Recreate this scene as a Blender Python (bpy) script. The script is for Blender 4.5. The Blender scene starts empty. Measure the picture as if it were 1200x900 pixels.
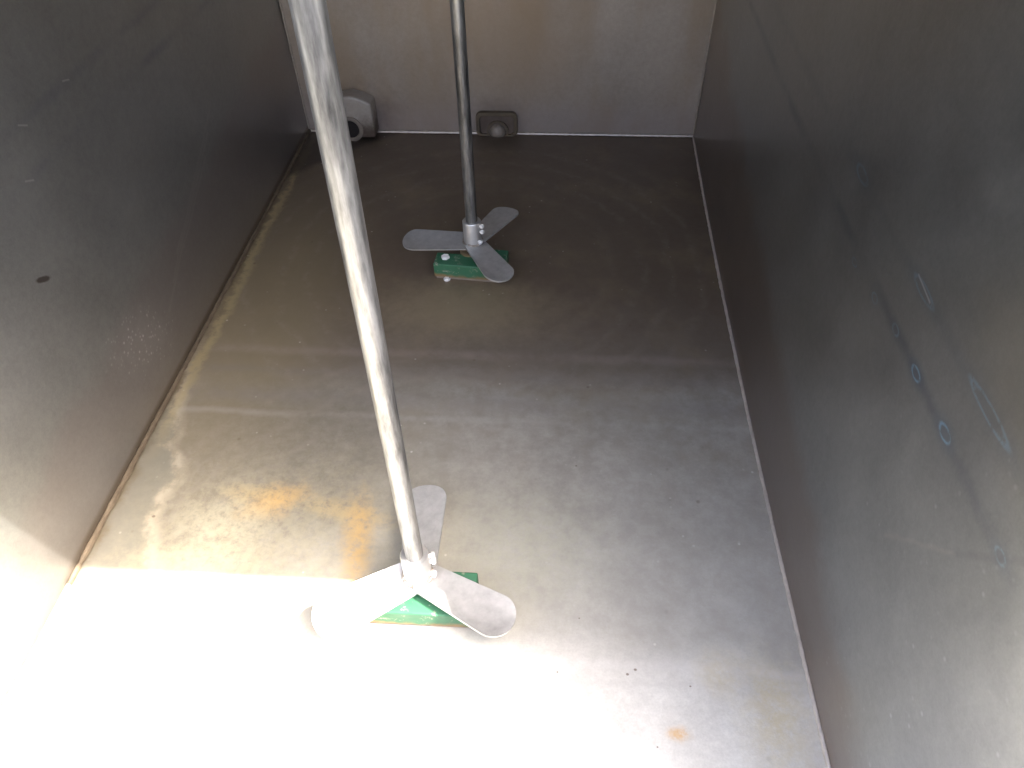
import bpy, bmesh, math, random
from mathutils import Vector, Matrix
random.seed(7)
C = bpy.context.scene
COL = C.collection

# ------------------------------------------------------------------ camera
cam_d = bpy.data.cameras.new('camera')
cam = bpy.data.objects.new('camera', cam_d); COL.objects.link(cam); C.camera = cam
cam_d.sensor_width = 36.0
cam_d.lens = 853.0 / 1200.0 * 36.0
cam_d.clip_start = 0.01; cam_d.clip_end = 200.0
Y = Vector((78, 892, -853)).normalized()
Zv = Vector((-20, 815, 853)); Zv = (Zv - Y * Zv.dot(Y)).normalized()
X = Y.cross(Zv)
cam.matrix_world = Matrix.Translation((0, 0, 1.0)) @ Matrix((X, Y, Zv)).to_4x4()

# ------------------------------------------------------------------ light
SUN = Vector((0.64, -0.172, 1.0)).normalized()
w = bpy.data.worlds.new('World'); C.world = w; w.use_nodes = True
wn = w.node_tree; wn.nodes.clear()
sky = wn.nodes.new('ShaderNodeTexSky'); sky.sky_type = 'NISHITA'; sky.sun_disc = False
sky.sun_elevation = math.asin(SUN.z)
sky.sun_rotation = math.atan2(SUN.x, SUN.y)
sky.air_density = .7; sky.dust_density = 7.0; sky.ozone_density = 1.0
bg = wn.nodes.new('ShaderNodeBackground'); bg.inputs[1].default_value = 0.15
wo = wn.nodes.new('ShaderNodeOutputWorld')
wn.links.new(sky.outputs[0], bg.inputs[0]); wn.links.new(bg.outputs[0], wo.inputs[0])
sd = bpy.data.lights.new('sun', 'SUN'); sd.energy = 2.1; sd.angle = math.radians(0.53); sd.color = (1, .95, .87)
so = bpy.data.objects.new('sun', sd); COL.objects.link(so)
so.rotation_euler = SUN.to_track_quat('Z', 'Y').to_euler(); so.location = (1, -1, 3)
C.view_settings.view_transform = 'Standard'; C.view_settings.look = 'None'
C.view_settings.gamma = 1.0; C.view_settings.exposure = 3.66
C.cycles.max_bounces = 9; C.cycles.diffuse_bounces = 7; C.cycles.glossy_bounces = 6

# ------------------------------------------------------------------ node helpers
class G:
    def __init__(s, name):
        s.m = bpy.data.materials.new(name); s.m.use_nodes = True
        s.t = s.m.node_tree; s.t.nodes.clear()
        s.out = s.t.nodes.new('ShaderNodeOutputMaterial')
        s.p = s.t.nodes.new('ShaderNodeBsdfPrincipled')
        s.t.links.new(s.p.outputs[0], s.out.inputs[0])
        tc = s.t.nodes.new('ShaderNodeTexCoord'); s.co = tc.outputs['Object']
        sp = s.t.nodes.new('ShaderNodeSeparateXYZ'); s.t.links.new(s.co, sp.inputs[0])
        s.x, s.y, s.z = sp.outputs
    def put(s, inp, v):
        if isinstance(v, bpy.types.NodeSocket): s.t.links.new(v, inp)
        elif isinstance(v, (tuple, list)): inp.default_value = (*v, 1) if len(v) == 3 and inp.type == 'RGBA' else v
        else: inp.default_value = v
    def m_(s, op, a, b=0.0, c=0.0, clamp=False):
        n = s.t.nodes.new('ShaderNodeMath'); n.operation = op; n.use_clamp = clamp
        s.put(n.inputs[0], a); s.put(n.inputs[1], b); s.put(n.inputs[2], c); return n.outputs[0]
    def vec(s, a, b, c):
        n = s.t.nodes.new('ShaderNodeCombineXYZ')
        for i, v in enumerate((a, b, c)): s.put(n.inputs[i], v)
        return n.outputs[0]
    def noise(s, scale, stretch=(1, 1, 1), detail=4, rough=.55, off=0.0):
        v = s.vec(*[s.m_('MULTIPLY_ADD', c, k * scale, off) for c, k in zip((s.x, s.y, s.z), stretch)])
        n = s.t.nodes.new('ShaderNodeTexNoise'); s.put(n.inputs['Vector'], v)
        n.inputs['Scale'].default_value = 1; n.inputs['Detail'].default_value = detail; n.inputs['Roughness'].default_value = rough
        return n.outputs[0]
    def voro(s, scale, off=0.0):
        v = s.vec(*[s.m_('MULTIPLY_ADD', c, scale, off) for c in (s.x, s.y, s.z)])
        n = s.t.nodes.new('ShaderNodeTexVoronoi'); s.put(n.inputs['Vector'], v); n.inputs['Scale'].default_value = 1
        return n.outputs['Distance'], n.outputs['Color']
    def rng(s, v, a, b, lo=0.0, hi=1.0, smooth=True):
        n = s.t.nodes.new('ShaderNodeMapRange'); n.interpolation_type = 'SMOOTHSTEP' if smooth else 'LINEAR'
        for i, q in enumerate((v, a, b, lo, hi)): s.put(n.inputs[i], q)
        return n.outputs[0]
    def mix(s, f, a, b, mode='MIX'):
        n = s.t.nodes.new('ShaderNodeMix'); n.data_type = 'RGBA'; n.blend_type = mode
        s.put(n.inputs[0], f); s.put(n.inputs[6], a); s.put(n.inputs[7], b); return n.outputs[2]
    def mul(s, *a):
        r = a[0]
        for b in a[1:]: r = s.m_('MULTIPLY', r, b)
        return r
    def curve(s, v, lo, hi, pts):
        """piecewise function of v: pts = [(input, output 0..1)]"""
        t = s.rng(v, lo, hi, 0, 1, False)
        n = s.t.nodes.new('ShaderNodeValToRGB'); s.put(n.inputs[0], t); e = n.color_ramp.elements
        while len(e) < len(pts): e.new(.5)
        for q, (p, o) in zip(e, sorted(pts)): q.position = (p - lo) / (hi - lo); q.color = (o, o, o, 1)
        return n.outputs[0]
    def blob(s, u, v, cu, cv, ru, rv, nz, amp=.9, soft=.5, ang=0):
        ca, sa = math.cos(math.radians(ang)), math.sin(math.radians(ang))
        du = s.m_('SUBTRACT', u, cu); dv = s.m_('SUBTRACT', v, cv)
        a = s.m_('ADD', s.m_('MULTIPLY', du, ca / ru), s.m_('MULTIPLY', dv, sa / ru))
        b = s.m_('ADD', s.m_('MULTIPLY', du, -sa / rv), s.m_('MULTIPLY', dv, ca / rv))
        d = s.m_('SQRT', s.m_('ADD', s.mul(a, a), s.mul(b, b)))
        d = s.m_('ADD', d, s.m_('MULTIPLY', s.m_('SUBTRACT', nz, .5), amp * 2))
        return s.rng(d, 1 - soft, 1 + soft, 1, 0)
    def ring(s, u, v, cu, cv, ru, rv, w, nz, ang=0):
        ca, sa = math.cos(math.radians(ang)), math.sin(math.radians(ang))
        du = s.m_('SUBTRACT', u, cu); dv = s.m_('SUBTRACT', v, cv)
        a = s.m_('ADD', s.m_('MULTIPLY', du, ca / ru), s.m_('MULTIPLY', dv, sa / ru))
        b = s.m_('ADD', s.m_('MULTIPLY', du, -sa / rv), s.m_('MULTIPLY', dv, ca / rv))
        d = s.m_('SQRT', s.m_('ADD', s.mul(a, a), s.mul(b, b)))
        d = s.m_('ABSOLUTE', s.m_('SUBTRACT', s.m_('ADD', d, s.m_('MULTIPLY', s.m_('SUBTRACT', nz, .5), .5)), 1))
        return s.rng(d, 0, w, 1, 0)
    def seg(s, u, v, p, q, w, nz, amp):
        """soft line from p to q"""
        L = math.hypot(q[0] - p[0], q[1] - p[1]); tx, ty = (q[0] - p[0]) / L, (q[1] - p[1]) / L
        du = s.m_('SUBTRACT', u, p[0]); dv = s.m_('SUBTRACT', v, p[1])
        al = s.m_('ADD', s.m_('MULTIPLY', du, tx), s.m_('MULTIPLY', dv, ty))
        pe = s.m_('ADD', s.m_('MULTIPLY', du, -ty), s.m_('MULTIPLY', dv, tx))
        pe = s.m_('ADD', pe, s.m_('MULTIPLY', s.m_('SUBTRACT', nz, .5), amp))
        al = s.m_('SUBTRACT', al, s.m_('MAXIMUM', s.m_('MINIMUM', al, L), 0))
        d = s.m_('SQRT', s.m_('ADD', s.mul(pe, pe), s.mul(al, al)))
        return s.rng(d, 0, w, 1, 0)
    def bump(s, h, dist=.001, strength=.3):
        n = s.t.nodes.new('ShaderNodeBump'); n.inputs['Strength'].default_value = strength; n.inputs['Distance'].default_value = dist
        s.put(n.inputs['Height'], h); s.t.links.new(n.outputs[0], s.p.inputs['Normal'])
    def fin(s, col, rough, metal):
        s.put(s.p.inputs['Base Color'], col); s.put(s.p.inputs['Roughness'], rough); s.put(s.p.inputs['Metallic'], metal); return s.m

MET = .55
def sheet_base(g, axes, col=(.40, .385, .37), var=.16):
    big = g.noise(2.2, detail=5); mid = g.noise(11, detail=6, off=3.1, rough=.65)
    fine = g.noise(90, detail=5, rough=.7, off=7)
    st = g.noise(1, tuple(6 if a == 0 else (9 if a == 1 else 160) for a in axes), detail=4, off=1.7)
    k = g.m_('ADD', g.m_('MULTIPLY', g.m_('SUBTRACT', big, .5), var * 3.2), g.m_('MULTIPLY', g.m_('SUBTRACT', mid, .5), var * 2.4))
    k = g.m_('ADD', k, g.m_('MULTIPLY', g.m_('SUBTRACT', fine, .5), var * 2.6))
    grit = g.noise(330, detail=3, rough=.6, off=2)
    k = g.m_('ADD', k, g.m_('MULTIPLY', g.m_('SUBTRACT', grit, .5), var * 1.6))
    k = g.m_('ADD', k, g.m_('MULTIPLY', g.m_('SUBTRACT', st, .5), var * .8))
    k = g.m_('ADD', k, 1.0)
    c = g.mix(1.0, col, g.vec(k, k, k), 'MULTIPLY')
    return c, big, mid, fine

def specks(g, c, scale, thr, col, amt=.8, off=0.0, mask=None, rad=.22):
    d, vc = g.voro(scale, off)
    sp = g.t.nodes.new('ShaderNodeSeparateColor'); g.t.links.new(vc, sp.inputs[0])
    f = g.mul(g.rng(d, .04, rad, 1, 0), g.rng(sp.outputs[0], thr, thr + .02), g.rng(sp.outputs[1], 0, 1, .25, 1), amt)
    if mask is not None: f = g.mul(f, mask)
    return g.mix(f, c, col)

# ---- floor
def mat_floor():
    g = G('floor_steel'); c, big, mid, fine = sheet_base(g, (0, 1, 2), (.53, .517, .475))
    x, y = g.x, g.y
    n1 = g.noise(7, detail=6, rough=.62, off=11); n2 = g.noise(26, detail=6, rough=.7, off=5)
    n3_ = g.noise(60, detail=7, rough=.75, off=33)
    # thin grey film whose tide line crosses the floor just in front of the near agitator
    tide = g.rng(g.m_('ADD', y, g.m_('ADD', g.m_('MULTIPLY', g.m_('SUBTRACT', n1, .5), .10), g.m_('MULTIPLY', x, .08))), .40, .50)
    fcol = g.mix(g.rng(y, .5, .95), (.30, .287, .250), (.195, .172, .135))  # colour darkens with distance, carrying part of the light falloff
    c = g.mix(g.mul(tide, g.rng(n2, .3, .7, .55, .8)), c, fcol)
    c = g.mix(g.mul(g.blob(x, y, -.54, .74, .30, .27, n1, .6, .6), g.rng(n3_, .3, .7, .6, .88)), c, (.165, .148, .112))  # grey-olive stain, darkened to offset sun bounce off the left wall
    # brown film over the far half, ending at the stiffener line; deepened in colour to carry light falloff
    film_falloff = g.rng(g.m_('ADD', y, g.m_('MULTIPLY', g.m_('SUBTRACT', n1, .5), .10)), .91, 1.02)
    film_falloff = g.mul(film_falloff, g.rng(y, .9, 1.3, .62, .9))
    c = g.mix(film_falloff, c, g.mix(g.m_('MULTIPLY_ADD', n1, .4, g.m_('MULTIPLY', n3_, .6)), (.085, .057, .033), (.15, .112, .080)))
    # olive / brown dapple
    c = g.mix(g.mul(g.rng(n1, .46, .75), .3, g.rng(y, .5, 1.2, .25, 1)), c, (.27, .21, .12))
    c = g.mix(g.mul(g.blob(x, y, -.62, 1.15, .16, .40, n1, .5, .7), .6), c, (.25, .205, .12))
    c = g.mix(g.mul(g.blob(x, y, -.20, 1.17, .17, .08, n2, .6, .8), .40), c, (.40, .33, .20))
    # cross bands of the stiffeners
    for yy, ww, cc, a in ((.972, .018, (.20, .18, .16), .3), (.905, .035, (.22, .20, .19), .35), (.862, .012, (.42, .40, .37), .3), (1.03, .02, (.33, .29, .25), .3), (.425, .012, (.60, .58, .55), .35), (.40, .008, (.34, .32, .30), .25)):
        dy = g.m_('ABSOLUTE', g.m_('ADD', g.m_('SUBTRACT', y, yy), g.m_('MULTIPLY', g.m_('SUBTRACT', n1, .5), .022)))
        c = g.mix(g.mul(g.rng(dy, 0, ww, 1, 0), a, g.rng(mid, .3, .6)), c, cc)
    # swirl marks round the agitators
    for cx_, cy_ in ((-.185, 1.334), (-.185, .517)):
        du = g.m_('SUBTRACT', x, cx_); dv = g.m_('SUBTRACT', y, cy_)
        r = g.m_('SQRT', g.m_('ADD', g.mul(du, du), g.mul(dv, dv)))
        rr = g.m_('ADD', r, g.m_('MULTIPLY', n1, .08))
        wv = g.m_('POWER', g.m_('MULTIPLY_ADD', g.m_('SINE', g.m_('MULTIPLY', rr, 95)), .5, .5), 4)
        c = g.mix(g.mul(wv, g.rng(r, .2, .4), g.rng(r, .5, .62, 1, 0), g.rng(n2, .42, .6), .13), c, (.38, .34, .29))
    # dried sediment along the left wall, darkened to offset bounced sun, with a ragged pale rim
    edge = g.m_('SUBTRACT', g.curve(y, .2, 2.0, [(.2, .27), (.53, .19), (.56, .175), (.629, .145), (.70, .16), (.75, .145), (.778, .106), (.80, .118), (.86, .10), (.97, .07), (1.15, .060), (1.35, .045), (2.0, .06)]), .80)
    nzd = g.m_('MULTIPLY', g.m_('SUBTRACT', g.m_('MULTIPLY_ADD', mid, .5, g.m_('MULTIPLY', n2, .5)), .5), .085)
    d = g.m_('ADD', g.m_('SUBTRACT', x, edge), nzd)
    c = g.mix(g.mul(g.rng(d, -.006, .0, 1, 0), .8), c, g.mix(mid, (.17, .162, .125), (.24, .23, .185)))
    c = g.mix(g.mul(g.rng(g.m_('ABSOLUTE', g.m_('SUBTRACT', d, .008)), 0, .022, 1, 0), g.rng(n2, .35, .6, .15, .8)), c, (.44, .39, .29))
    c = g.mix(g.mul(g.rng(g.m_('ADD', x, nzd), -.722, -.700, 1, 0), g.rng(y, .47, .58, .1, .75), g.rng(n1, .35, .6, .3, 1)), c, (.13, .095, .05))  # dark brown strip at the wall foot, fading towards the near end
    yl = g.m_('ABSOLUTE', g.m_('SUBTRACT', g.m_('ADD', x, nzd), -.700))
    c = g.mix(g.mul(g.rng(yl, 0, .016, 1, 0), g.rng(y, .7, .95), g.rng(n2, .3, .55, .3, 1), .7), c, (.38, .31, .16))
    # rust
    n3 = g.noise(70, detail=7, rough=.75, off=15); brk = g.mul(g.rng(n3, .26, .60), g.rng(n2, .3, .55, .5, 1))
    for b, a, cc in (((-.455, .668, .035, .018, n2, .9, .5, 25), .95, (.66, .33, .09)), ((-.50, .68, .035, .012, n2, .9, .6), .6, (.62, .37, .14)),
                     ((-.33, .652, .055, .012, n2, .8, .6, -12), .6, (.62, .36, .13)), ((-.30, .60, .016, .055, n2, .8, .6, 8), .9, (.66, .34, .10)),
                     ((-.56, .548, .07, .018, n2, .9, .8), .5, (.56, .42, .25)), ((-.42, .60, .16, .10, n1, .9, .9), .35, (.58, .45, .27)),
                     ((.178, .338, .010, .006, n2, .8, .6), .9, (.66, .34, .12)), ((.31, .365, .03, .05, n2, .9, .8), .55, (.60, .42, .20)),
                     ((-.05, .60, .10, .07, n1, .7, .8), .45, (.58, .49, .32)), ((-.53, .61, .05, .05, n2, .9, .9), .5, (.66, .52, .34)),
                     ((.24, .42, .02, .02, n2, .9, .8), .4, (.60, .42, .20)), ((-.255, .452, .05, .006, n2, .5, .6), .8, (.48, .24, .10))):
        c = g.mix(g.mul(g.blob(x, y, b[0], b[1], b[2] * 1.25, b[3] * 1.35, n2, b[5] * 1.6, .8, *b[7:]), brk, a), c, tuple(q * f for q, f in zip(cc, (.78, .92, 1.0))))
    # dark pits
    for px, py, r in ((.116, .412, .0022), (.127, .419, .0022), (.02, .41, .0012), (-.21, .437, .002), (-.645, .629, .003), (.045, .766, .0016), (.20, .40, .0014), (.05, .49, .0012), (.15, .32, .0012)):
        c = g.mix(g.mul(g.blob(x, y, px, py, r, r * .8, n2, .5, .4), .85), c, (.16, .12, .09))
    # near-black patch in the far left corner
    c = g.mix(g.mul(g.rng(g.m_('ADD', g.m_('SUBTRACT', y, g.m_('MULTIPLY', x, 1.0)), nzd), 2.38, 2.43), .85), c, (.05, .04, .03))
    c = specks(g, c, 70, .90, (.75, .72, .66), .55, 0, g.rng(n1, .45, .6))
    c = specks(g, c, 45, .93, (.12, .09, .06), .6, 9)
    rough = g.m_('ADD', g.m_('MULTIPLY', mid, .22), .34)
    g.bump(g.m_('ADD', fine, g.m_('MULTIPLY', big, 4)), .0012, .25)
    return g.fin(c, rough, g.m_('SUBTRACT', .40, g.m_('MULTIPLY', film_falloff, .10)))

# ---- side walls
def mat_wall(name, right):
    g = G(name); c, big, mid, fine = sheet_base(g, (2, 1, 0), (.385, .398, .396) if right else (.355, .36, .35), .13)
    y, z = g.y, g.z
    n1 = g.noise(6, detail=6, rough=.6, off=21); n2 = g.noise(30, detail=6, rough=.7, off=2)
    zz = g.m_('ADD', z, g.m_('MULTIPLY', g.m_('SUBTRACT', n1, .5), .14))
    # brown reflection of the floor, painted low on the wall
    refl_top = g.m_('MULTIPLY_ADD', y, .16 if right else .12, .06 if right else .10)
    c = g.mix(g.mul(g.rng(g.m_('SUBTRACT', zz, refl_top), -.04, .03, 1, 0), .6 if right else .4), c, (.33, .27, .235) if right else (.34, .29, .28))
    c = g.mix(g.mul(g.rng(zz, .0, .07, 1, 0), .35 if right else .2), c, (.27, .21, .16))
    # heat marks of the outside stiffener rails
    for h, a in (((.476, .45), (.541, .14)) if right else ((.483, .35), (.548, .25))):
        dz = g.m_('ABSOLUTE', g.m_('ADD', g.m_('SUBTRACT', z, h), g.m_('MULTIPLY', g.m_('SUBTRACT', n2, .5), .012)))
        c = g.mix(g.mul(g.rng(dz, .0, .014, 1, 0), a, g.rng(n1, .38, .6, .15, 1), g.rng(y, .3, .5, .25, 1)), c, (.17, .19, .24))
    n3 = g.noise(110, detail=5, rough=.7, off=12)
    if right:
        for q, a in (((.535, .475, .010, .0055), .95), ((.456, .477, .011, .006), .9), ((.328, .476, .008, .005), .3), ((.60, .475, .008, .005), .4),
                     ((.665, .465, .008, .005), .3), ((.74, .459, .008, .004), .3), ((.425, .541, .036, .006), .45), ((.80, .542, .02, .007), .3), ((.583, .541, .024, .006), .35)):
            c = g.mix(g.mul(g.ring(y, z, *q, .36, n3), g.rng(n3, .34, .52), a), c, (.50, .80, 1.0))
            c = g.mix(g.mul(g.blob(y, z, q[0], q[1], q[2] * 1.8, q[3] * 2, n2, .4, .7), .35 * a), c, (.16, .24, .36))
        c = specks(g, c, 60, .80, (.62, .64, .66), .6, 4)
        c = g.mix(g.mul(g.seg(y, z, (.603, .546), (.566, .541), .0022, n2, .003), .9), c, (.72, .76, .80))
        c = g.mix(g.mul(g.seg(y, z, (.45, .315), (.363, .42), .004, n2, .014), .2), c, (.60, .57, .52))
        c = g.mix(g.mul(g.seg(y, z, (.363, .42), (.27, .56), .006, n2, .014), .25), c, (.24, .24, .25))
        c = g.mix(g.mul(g.blob(y, z, .36, .60, .12, .06, n1, .8, .8), .3), c, (.45, .40, .28))
        
    else:
        c = g.mix(g.mul(g.blob(y, z, .774, .371, .013, .0035, n2, 1.1, .4, -28), .85), c, (.08, .06, .05))
        c = specks(g, c, 120, .10, (.95, .95, .95), 1.0, 3, g.blob(y, z, .90, .135, .08, .045, n2, .5, .7, -30), .42)
        c = g.mix(g.mul(g.blob(y, z, .90, .135, .07, .05, n2, .9, .9, -30), .3), c, (.58, .57, .57))
        for a, b in (((.88, .548), (.895, .54)), ((.84, .487), (.855, .48)), ((1.005, .552), (1.02, .548))):
            c = g.mix(g.mul(g.seg(y, z, a, b, .0022, n2, .004), .7), c, (.62, .62, .62))
        for k in range(3):
            c = g.mix(g.mul(g.seg(y, z, (1.0 + k * .05, .12 + k * .03), (1.32 + k * .04, .26 + k * .03), .006, n1, .03), .22), c, (.50, .47, .46))
        c = specks(g, c, 60, .93, (.62, .62, .62), .5, 4)
        c = g.mix(g.mul(g.rng(z, .012, .024, 1, 0), g.rng(y, .47, .58, .05, .6)), c, (.17, .13, .08))
    rough = g.m_('ADD', g.m_('MULTIPLY', mid, .2), .24 if right else .27)
    g.bump(g.m_('ADD', fine, g.m_('MULTIPLY', big, 5)), .0012, .18)
    return g.fin(c, rough, .96 if right else .88)

def mat_end():
    g = G('end_wall_steel'); c, big, mid, fine = sheet_base(g, (0, 2, 1), (.36, .315, .265), .15)
    n1 = g.noise(5, (1, 1, .35), detail=6, off=4)
    c = g.mix(g.mul(g.rng(n1, .42, .66), .65), c, (.30, .225, .145))
    c = g.mix(g.mul(g.blob(g.x, g.z, -.12, .26, .13, .14, n1, .7, .8), .5), c, (.32, .23, .14))
    nb = g.noise(24, detail=6, off=8)
    c = g.mix(g.mul(g.blob(g.x, g.z, -.58, .02, .10, .09, nb, .7, .7), .8), c, (.07, .05, .04))
    c = g.mix(g.mul(g.blob(g.x, g.z, -.18, .02, .075, .07, nb, .6, .5), .6), c, (.11, .085, .065))
    c = g.mix(g.mul(g.rng(g.z, .03, .13, 1, 0), .4), c, (.33, .28, .27))
    g.bump(fine, .001, .2)
    return g.fin(c, g.m_('ADD', g.m_('MULTIPLY', mid, .2), .38), MET - .1)

def mat_metal(name, col, rough, metal, var=.15, sc=40, stretch=(1, 1, 1), bump=.2):
    g = G(name); n = g.noise(sc, stretch, detail=6, rough=.65); n2 = g.noise(sc * .25, stretch, detail=4, off=6)
    k = g.m_('ADD', g.m_('MULTIPLY', g.m_('SUBTRACT', n, .5), var * 2), g.m_('ADD', g.m_('MULTIPLY', g.m_('SUBTRACT', n2, .5), var * 2), 1.0))
    g.bump(n, .0006, bump)
    return g.fin(g.mix(1.0, col, g.vec(k, k, k), 'MULTIPLY'), g.m_('ADD', g.m_('MULTIPLY', n2, .25), rough - .12), metal)

def mat_outlet():
    g = G('outlet_steel'); n = g.noise(35, detail=6, rough=.7); n2 = g.noise(110, detail=5, off=3)
    c = g.mix(n2, (.30, .27, .23), (.42, .385, .34))
    c = g.mix(g.mul(g.rng(g.m_('ADD', g.z, g.m_('MULTIPLY', g.m_('SUBTRACT', n, .5), .09)), .02, .085, 1, 0), .93), c, (.075, .05, .035))
    g.bump(n, .001, .3)
    return g.fin(c, .5, .4)

def mat_green():
    g = G('green_enamel'); n = g.noise(60, detail=6, rough=.7); n2 = g.noise(22, detail=5, off=4)
    c = g.mix(n2, (.014, .075, .036), (.032, .135, .068))
    c = g.mix(g.mul(g.rng(n, .56, .66), .7), c, (.26, .27, .20))
    c = g.mix(g.mul(g.rng(g.m_('ADD', g.z, g.m_('MULTIPLY', g.m_('SUBTRACT', n2, .5), .04)), .008, .020, 1, 0), .8), c, (.26, .14, .06))
    g.bump(n, .0008, .25)
    return g.fin(c, g.rng(n2, .3, .7, .45, .7), 0)

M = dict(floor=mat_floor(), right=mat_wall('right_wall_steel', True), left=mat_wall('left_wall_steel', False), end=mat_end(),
         weld=mat_metal('weld_metal', (.36, .32, .27), .42, .6, .3, 120), cover=mat_metal('cover_steel', (.06, .055, .05), .6, .0, .2, 8),
         shaft=mat_metal('shaft_steel', (.25, .25, .243), .40, .85, 1.25, 170, (1, 1, .13), .8),
         blade=mat_metal('blade_steel', (.43, .43, .42), .42, .6, .30, 75), hub=mat_metal('hub_steel', (.47, .465, .45), .40, .75, .15, 70),
         bolt=mat_metal('bolt_steel', (.85, .85, .84), .30, .35, .05, 60), green=mat_green(),
         dirty=mat_metal('dirty_steel', (.22, .185, .15), .55, .4, .45, 50), dark=mat_metal('bore_shade_black', (.012, .009, .008), .9, .1, .3, 40),
         outlet=mat_outlet(), frame=mat_metal('frame_steel', (.13, .10, .08), .5, .4, .4, 60), palweld=mat_metal('pale_weld', (.50, .46, .41), .42, .5, .3, 120), darkbrown=mat_metal('dark_brown_steel', (.11, .085, .055), .6, .2, .5, 60), bronze=mat_metal('bearing_bronze', (.35, .26, .15), .4, .8, .2, 50))

# ------------------------------------------------------------------ mesh helpers
def link(name, bm, mat, parent=None, bevel=0, smooth=False, loc=None):
    me = bpy.data.meshes.new(name); bmesh.ops.recalc_face_normals(bm, faces=bm.faces[:]); bm.to_mesh(me); bm.free()
    o = bpy.data.objects.new(name, me); COL.objects.link(o); me.materials.append(mat)
    if parent: o.parent = parent
    if loc: o.location = loc
    if smooth:
        for p in me.polygons: p.use_smooth = True
        me.set_sharp_from_angle(angle=math.radians(40))
    if bevel:
        b = o.modifiers.new('bevel', 'BEVEL'); b.width = bevel; b.segments = 3; b.limit_method = 'ANGLE'; b.angle_limit = math.radians(40)
    return o
def thing(name, label, cat, loc=(0, 0, 0), rz=0, group=None):
    o = bpy.data.objects.new(name, None); COL.objects.link(o); o.location = loc; o.rotation_euler = (0, 0, rz); o.empty_display_size = .1
    o['label'] = label; o['category'] = cat
    if group: o['group'] = group
    return o
def box(x0, x1, y0, y1, z0, z1, bm=None):
    bm = bm or bmesh.new()
    r = bmesh.ops.create_cube(bm, size=1)
    for v in r['verts']: v.co = Vector(((x0 + x1) / 2 + v.co.x * (x1 - x0), (y0 + y1) / 2 + v.co.y * (y1 - y0), (z0 + z1) / 2 + v.co.z * (z1 - z0)))
    return bm
def lathe(prof, seg=40, bm=None, caps=True):
    bm = bm or bmesh.new(); rings = []
    for r, z in prof:
        rings.append([bm.verts.new((r * math.cos(2 * math.pi * i / seg), r * math.sin(2 * math.pi * i / seg), z)) for i in range(seg)])
    for a, b in zip(rings, rings[1:]):
        for i in range(seg): bm.faces.new((a[i], a[(i + 1) % seg], b[(i + 1) % seg], b[i]))
    if caps: bm.faces.new(rings[0]); bm.faces.new(rings[-1])
    return bm
def sheet(nu, nv, fn, thick):
    """grid panel; fn(u,v) -> (front point, unit normal pointing inside)"""
    bm = bmesh.new(); A, B = [], []
    for i in range(nu + 1):
        ra, rb = [], []
        for j in range(nv + 1):
            p, n = fn(i / nu, j / nv); ra.append(bm.verts.new(p)); rb.append(bm.verts.new(Vector(p) - Vector(n) * thick))
        A.append(ra); B.append(rb)
    for i in range(nu):
        for j in range(nv):
            bm.faces.new((A[i][j], A[i + 1][j], A[i + 1][j + 1], A[i][j + 1])); bm.faces.new((B[i][j], B[i][j + 1], B[i + 1][j + 1], B[i + 1][j]))
    for i in range(nu):
        for j in (0, nv): bm.faces.new((A[i][j], B[i][j], B[i + 1][j], A[i + 1][j]))
    for j in range(nv):
        for i in (0, nu): bm.faces.new((A[i][j], A[i][j + 1], B[i][j + 1], B[i][j]))
    return bm
def bead(pts_fn, n, r, seed, bm=None):
    """wobbly weld bead along pts_fn(t)"""
    rnd = random.Random(seed); bm = bm or bmesh.new(); rings = []; S = 8
    for i in range(n + 1):
        p = Vector(pts_fn(i / n)); q = Vector(pts_fn(min(1, i / n + 1e-3))) - Vector(pts_fn(max(0, i / n - 1e-3))); q.normalize()
        a = q.orthogonal().normalized(); b = q.cross(a); rr = r * (.8 + .4 * rnd.random() + (.15 if i % 2 else 0))
        rings.append([bm.verts.new(p + (a * math.cos(2 * math.pi * k / S) + b * math.sin(2 * math.pi * k / S)) * rr) for k in range(S)])
    for a, b in zip(rings, rings[1:]):
        for i in range(S): bm.faces.new((a[i], a[(i + 1) % S], b[(i + 1) % S], b[i]))
    bm.faces.new(rings[0]); bm.faces.new(rings[-1]); return bm

# ------------------------------------------------------------------ the tank
XL, XR, YN, YF, ZT, ZR, YC = -.725, .357, -.40, 1.938, 1.02, .85, .355
def bulge(a, b): return math.sin(a * 5.1 + .7) * math.sin(b * 4.3 + 1.1)
def xr(y):    # the right wall is slightly bowed, as hand-made sheet is
    return XR + .013 * max(0, (y - .98) / .97) ** 2 + .007 * max(0, (.9 - y) / .6) ** 1.5
def xl(y): return XL
tank = thing('steel_tank', 'open rectangular stainless steel tank with stained floor, seen from above', 'tank')
def part_top(y): return ZR if y < YC else ZT
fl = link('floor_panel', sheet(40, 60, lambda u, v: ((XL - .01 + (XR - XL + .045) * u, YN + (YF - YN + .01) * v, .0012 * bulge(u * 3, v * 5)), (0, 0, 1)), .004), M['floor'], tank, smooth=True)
def rim(y): return .35 + (ZR - .35) * min(1, max(0, (y + .38) / (YC + .38))) ** .85  # unseen near rim, sloped down to let more sun onto the floor
def wall(side, y0, y1, z1):
    n = Vector((-1 if side > 0 else 1, 0, 0)); f = xr if side > 0 else xl
    def fn(u, v):
        y = y0 + (y1 - y0) * u; z = -.003 + ((z1 or rim(y)) + .003) * v
        return (f(y) + .003 * bulge(y * 1.3, z * 2.2) * math.sin(math.pi * min(1, max(0, z / .85))), y, z), n
    return sheet(60, 24, fn, .004)
def both(side, name, mat):
    bm = wall(side, YN, YC, None); bm2 = wall(side, YC, YF, ZT)
    me = bpy.data.meshes.new('tmp'); bm2.to_mesh(me); bm2.free(); bm.from_mesh(me); bpy.data.meshes.remove(me)
    return link(name, bm, mat, tank, smooth=True)
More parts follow.
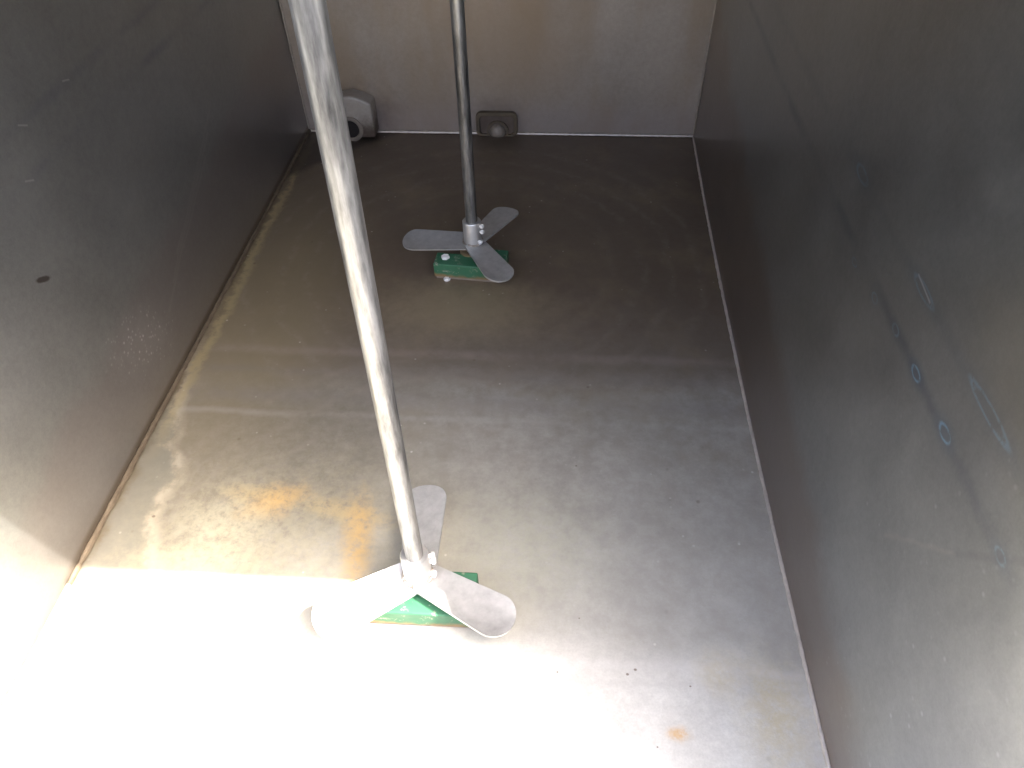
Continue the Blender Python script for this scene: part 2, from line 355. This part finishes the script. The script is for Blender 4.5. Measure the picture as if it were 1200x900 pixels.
rw = both(1, 'side_wall', M['right']); lw = both(-1, 'side_wall', M['left'])
rw['label'] = 'grey side wall with a row of bluish oval weld marks'; lw['label'] = 'side wall with a dark smudge, pale towards the sunlit patch'
ew = link('end_wall', sheet(30, 20, lambda u, v: ((XL - .012 + (XR - XL + .045) * u, YF - .002, -.003 + (ZT + .003) * v), (0, -1, 0)), .004), M['end'], tank)
nw = link('end_wall', sheet(4, 4, lambda u, v: ((XL - .012 + (XR - XL + .045) * u, YN, -.003 + .703 * v), (0, 1, 0)), .004), M['cover'], tank)
nw['label'] = 'near end wall'
link('cover_plate', box(XL - .02, XR + .03, YC, YF + .02, ZT + .001, ZT + .006), M['cover'], tank, .001)  # out of view; coloured near black to cut fill light
for nm, f, r, sd_, n in (('r', lambda t: (xr(YN + (YF - YN) * t) - .0015, YN + (YF - YN) * t, .0015), .0032, 3, 260),
                     ('l', lambda t: (XL + .002, .50 + (YF - .50) * t, .002), .0048, 4, 150),
                     ('n', lambda t: (XL + .002, YN + (.50 - YN) * t, .002), .0044, 6, 80),
                     ('b', lambda t: (XL + (XR + .013 - XL) * t, YF - .003, .002), .0042, 5, 120)):
    link('weld_seam', bead(f, n, r, sd_), M[{'l': 'darkbrown', 'r': 'palweld'}.get(nm, 'weld')], tank, smooth=True)  # left seam gets the dark brown metal beyond its near stretch
link('weld_seam', bead(lambda t: (xr(YF) - .002, YF - .004, .01 + 1.0 * t), 120, .003, 8), M['weld'], tank, smooth=True)
link('weld_seam', bead(lambda t: (XL + .002, YF - .004, .01 + 1.0 * t), 120, .003, 9), M['weld'], tank, smooth=True)

# --- fittings low on the far wall (welded to it: parts of the tank)
def arch_prism(x0, x1, z0, z1, rise, y0, y1, n=14):
    bm = bmesh.new(); prof = [(x0, z0)] + [(x0 + (x1 - x0) * i / n, z1 + rise * math.sin(math.pi * i / n)) for i in range(n + 1)] + [(x1, z0)]
    a = [bm.verts.new((x, y0, z)) for x, z in prof]; b = [bm.verts.new((x, y1, z)) for x, z in prof]
    bm.faces.new(a); bm.faces.new(b[::-1])
    for i in range(len(prof)): j = (i + 1) % len(prof); bm.faces.new((a[i], b[i], b[j], a[j]))
    return bm
ox = -.575
outlet = link('outlet_box', arch_prism(ox - .062, ox + .056, .008, .104, .022, 1.885, YF), M['outlet'], tank, .006)
rg = bmesh.new()
lathe([(.025, -.004), (.036, -.004), (.036, .003), (.028, .004), (.025, .002), (.025, -.004)], 40, rg, False)
bmesh.ops.rotate(rg, verts=rg.verts[:], matrix=Matrix.Rotation(math.pi / 2, 3, 'X')); bmesh.ops.translate(rg, verts=rg.verts[:], vec=(ox - .012, 1.884, .034))
link('pipe_collar', rg, M['dirty'], outlet, smooth=True)
hb = lathe([(.0255, 0), (.0255, .003)], 32); bmesh.ops.rotate(hb, verts=hb.verts[:], matrix=Matrix.Rotation(math.pi / 2, 3, 'X')); bmesh.ops.translate(hb, verts=hb.verts[:], vec=(ox - .012, 1.8865, .034))
link('pipe_mouth', hb, M['dark'], outlet)  # flat black disc standing in for the shaded inside of the pipe
def rounded(x0, x1, z0, z1, r, n=6):
    P = []
    for cx_, cz, a0 in ((x1 - r, z1 - r, 0), (x0 + r, z1 - r, 90), (x0 + r, z0 + r, 180), (x1 - r, z0 + r, 270)):
        for k in range(n + 1): a = math.radians(a0 + 90 * k / n); P.append((cx_ + r * math.cos(a), cz + r * math.sin(a)))
    return P
def frame_mesh(o, i, y0, y1):
    bm = bmesh.new(); R = [[bm.verts.new((x, y, z)) for x, z in P] for P, y in ((o, y1), (o, y0), (i, y0), (i, y1))]
    for a, b in ((0, 1), (1, 2), (2, 3), (3, 0)):
        for k in range(len(o)): j = (k + 1) % len(o); bm.faces.new((R[a][k], R[a][j], R[b][j], R[b][k]))
    return bm
cxp = -.181
port = link('port_frame', frame_mesh(rounded(cxp - .058, cxp + .058, -.002, .068, .016), rounded(cxp - .047, cxp + .047, .004, .057, .010), 1.922, YF - .001), M['darkbrown'], tank, .002)
link('port_plate', box(cxp - .0475, cxp + .0475, 1.930, YF - .0015, .002, .0585), M['frame'], port)
dm = bmesh.new(); bmesh.ops.create_uvsphere(dm, u_segments=24, v_segments=12, radius=1)
for v in dm.verts: v.co = Vector((cxp + .002 + v.co.x * .024, 1.932 + v.co.y * .018, .008 + v.co.z * .024))
link('port_plug', dm, M['dirty'], port, smooth=True)
fr2 = lathe([(.026, 0), (.031, 0), (.031, .005), (.026, .005), (.026, 0)], 32, None, False)
bmesh.ops.rotate(fr2, verts=fr2.verts[:], matrix=Matrix.Rotation(math.pi / 2, 3, 'X')); bmesh.ops.translate(fr2, verts=fr2.verts[:], vec=(cxp + .002, 1.9295, .012))
link('port_ring', fr2, M['darkbrown'], port, smooth=True)

# ------------------------------------------------------------------ agitators
def blade_mesh(rz, pitch, R=.157, drop=0.0):
    """flat paddle blade: narrow root, round tip; u radial, v tangential"""
    bm = bmesh.new(); n = 26; T = .0038; m = 10; top, bot = [], []
    def half(u):
        wv = .0255 + (.0335 - .0255) * min(1, u / (R * .8))
        e = R - .030
        if u > e: wv = min(wv, .0335 * max(0, 1 - ((u - e) / .030) ** 2.1) ** .5)
        return wv
    U = [.010 + (R - .010) * (1 - (1 - i / n) ** 1.6) for i in range(n + 1)]
    for s, L in ((T / 2, top), (-T / 2, bot)):
        for u in U:
            w_ = max(half(u), .0004); tw = math.radians(pitch * (1.5 - .6 * u / R)); row = []
            for j in range(m + 1):
                v = w_ * (2 * j / m - 1); zc = -.004 * (1 - (v / .032) ** 2) + s
                row.append(bm.verts.new((u, v * math.cos(tw) - zc * math.sin(tw), v * math.sin(tw) + zc * math.cos(tw) - drop * (u / R) ** 2)))
            L.append(row)
    for i in range(n):
        for j in range(m):
            bm.faces.new((top[i][j], top[i + 1][j], top[i + 1][j + 1], top[i][j + 1])); bm.faces.new((bot[i][j], bot[i][j + 1], bot[i + 1][j + 1], bot[i + 1][j]))
        for j in (0, m): bm.faces.new((top[i][j], bot[i][j], bot[i + 1][j], top[i + 1][j]))
    for i in (0, n):
        for j in range(m): bm.faces.new((top[i][j], top[i][j + 1], bot[i][j + 1], bot[i][j]))
    bmesh.ops.rotate(bm, verts=bm.verts[:], matrix=Matrix.Rotation(rz, 3, 'Z')); bmesh.ops.translate(bm, verts=bm.verts[:], vec=(0, 0, .058))
    return bm
PX, PY, PZ = -.185, .517, 0
def make_agitator(label):
    t = thing('agitator', label, 'agitator', (PX, PY, 0), math.radians(213.6), 'three-bladed agitators standing in the tank')
    link('shaft', lathe([(.0105, .036), (.0125, .040), (.0125, ZT + .0005)], 36), M['shaft'], t, smooth=True)
    hubp = link('hub', lathe([(.0165, .046), (.0200, .048), (.0200, .109), (.0185, .111), (.0128, .111)], 40), M['hub'], t, smooth=True)
    for k in range(3):
        bl = link('blade', blade_mesh(k * 2 * math.pi / 3, -6), M['blade'], t, smooth=True)
        a0 = k * 2 * math.pi / 3
        link('weld_bead', bead(lambda q: (.0208 * math.cos(a0 + 1.9 * (q - .5)), .0208 * math.sin(a0 + 1.9 * (q - .5)), .0585 - .0022 * (q - .5)), 26, .0024, 30 + k), M['weld'], bl, smooth=True)
    for a, z in ((-202, .102), (-202, .088), (-222, .066)):
        b = bmesh.new(); lathe([(.0032, 0), (.0032, .006)], 12, b); lathe([(.0046, .0052), (.0054, .0060), (.0054, .0096), (.0042, .0108)], 6, b)
        bmesh.ops.rotate(b, verts=b.verts[:], matrix=Matrix.Rotation(math.pi / 2, 3, 'Y')); bmesh.ops.translate(b, verts=b.verts[:], vec=(.0172, 0, z))
        bmesh.ops.rotate(b, verts=b.verts[:], matrix=Matrix.Rotation(math.radians(a), 3, 'Z'))
        link('set_screw', b, M['bolt'], hubp)
    return t
ag = make_agitator('sunlit agitator with three blades, nearest, above the green block in the bright patch')

def make_block(label):
    t = thing('bearing_block', label, 'bearing block', (-.178, .500, 0), 0, 'green bearing blocks bolted to the tank floor')
    bb = bmesh.new(); P = [(-.078, -.037), (.078, -.037), (.078, .033), (.030, .033), (.030, .006), (-.078, .006)]
    lo = [bb.verts.new((x, y, .007)) for x, y in P]; hi = [bb.verts.new((x, y, .041)) for x, y in P]
    bb.faces.new(lo[::-1]); bb.faces.new(hi)
    for i in range(6): bb.faces.new((lo[i], lo[(i + 1) % 6], hi[(i + 1) % 6], hi[i]))
    body = link('block_body', bb, M['green'], t, .0025)
    link('base_strip', box(-.074, .070, -.034, .003, .0008, .0068), M['dirty'], t)
    link('bearing_bush', lathe([(.017, .0405), (.021, .0405), (.021, .0440), (.0190, .0455), (.0140, .0455), (.0140, .0430)], 32), M['bronze'], t, smooth=True, loc=(-.007, .017, 0))
    for x in (-.055, .060):
        b = lathe([(.0045, .0), (.0045, .041)], 14)
        lathe([(.0085, .0412), (.0095, .0420), (.0095, .0465), (.0075, .0480)], 6, b)
        link('bolt', b, M['bolt'], t, loc=(x, -.014, 0))
    link('levelling_foot', lathe([(.0075, .0006), (.0075, .0030), (.0045, .0022), (.0045, .0069)], 20), M['bolt'], t, smooth=True, loc=(-.050, -.037, 0))
    return t
blk = make_block('green painted bearing block on the floor beneath the near sunlit agitator')

def copy_tree(o, parent=None):
    c = o.copy(); COL.objects.link(c)
    if parent: c.parent = parent; c.matrix_parent_inverse = o.matrix_parent_inverse
    for ch in list(o.children): copy_tree(ch, c)
    return c
ag2 = copy_tree(ag); ag2.location = (-.187, 1.334, 0); ag2.rotation_euler = (0, 0, math.radians(180.7))
ag2['label'] = 'shaded agitator at the far end of the tank with shiny screws on its hub'
blk2 = copy_tree(blk)
bpy.data.objects.remove([c for c in blk.children if c.name.startswith('levelling_foot')][0]); blk2.location = (-.188, 1.300, 0); blk2.rotation_euler = (0, 0, math.radians(-5))
blk2['label'] = 'darker green bearing block in shade under the far agitator'
ag.rotation_euler = (0, math.radians(.75), math.radians(213.6))
ag.rotation_euler = (Matrix.Rotation(math.radians(.75), 3, 'Y') @ Matrix.Rotation(math.radians(213.6), 3, 'Z')).to_euler()
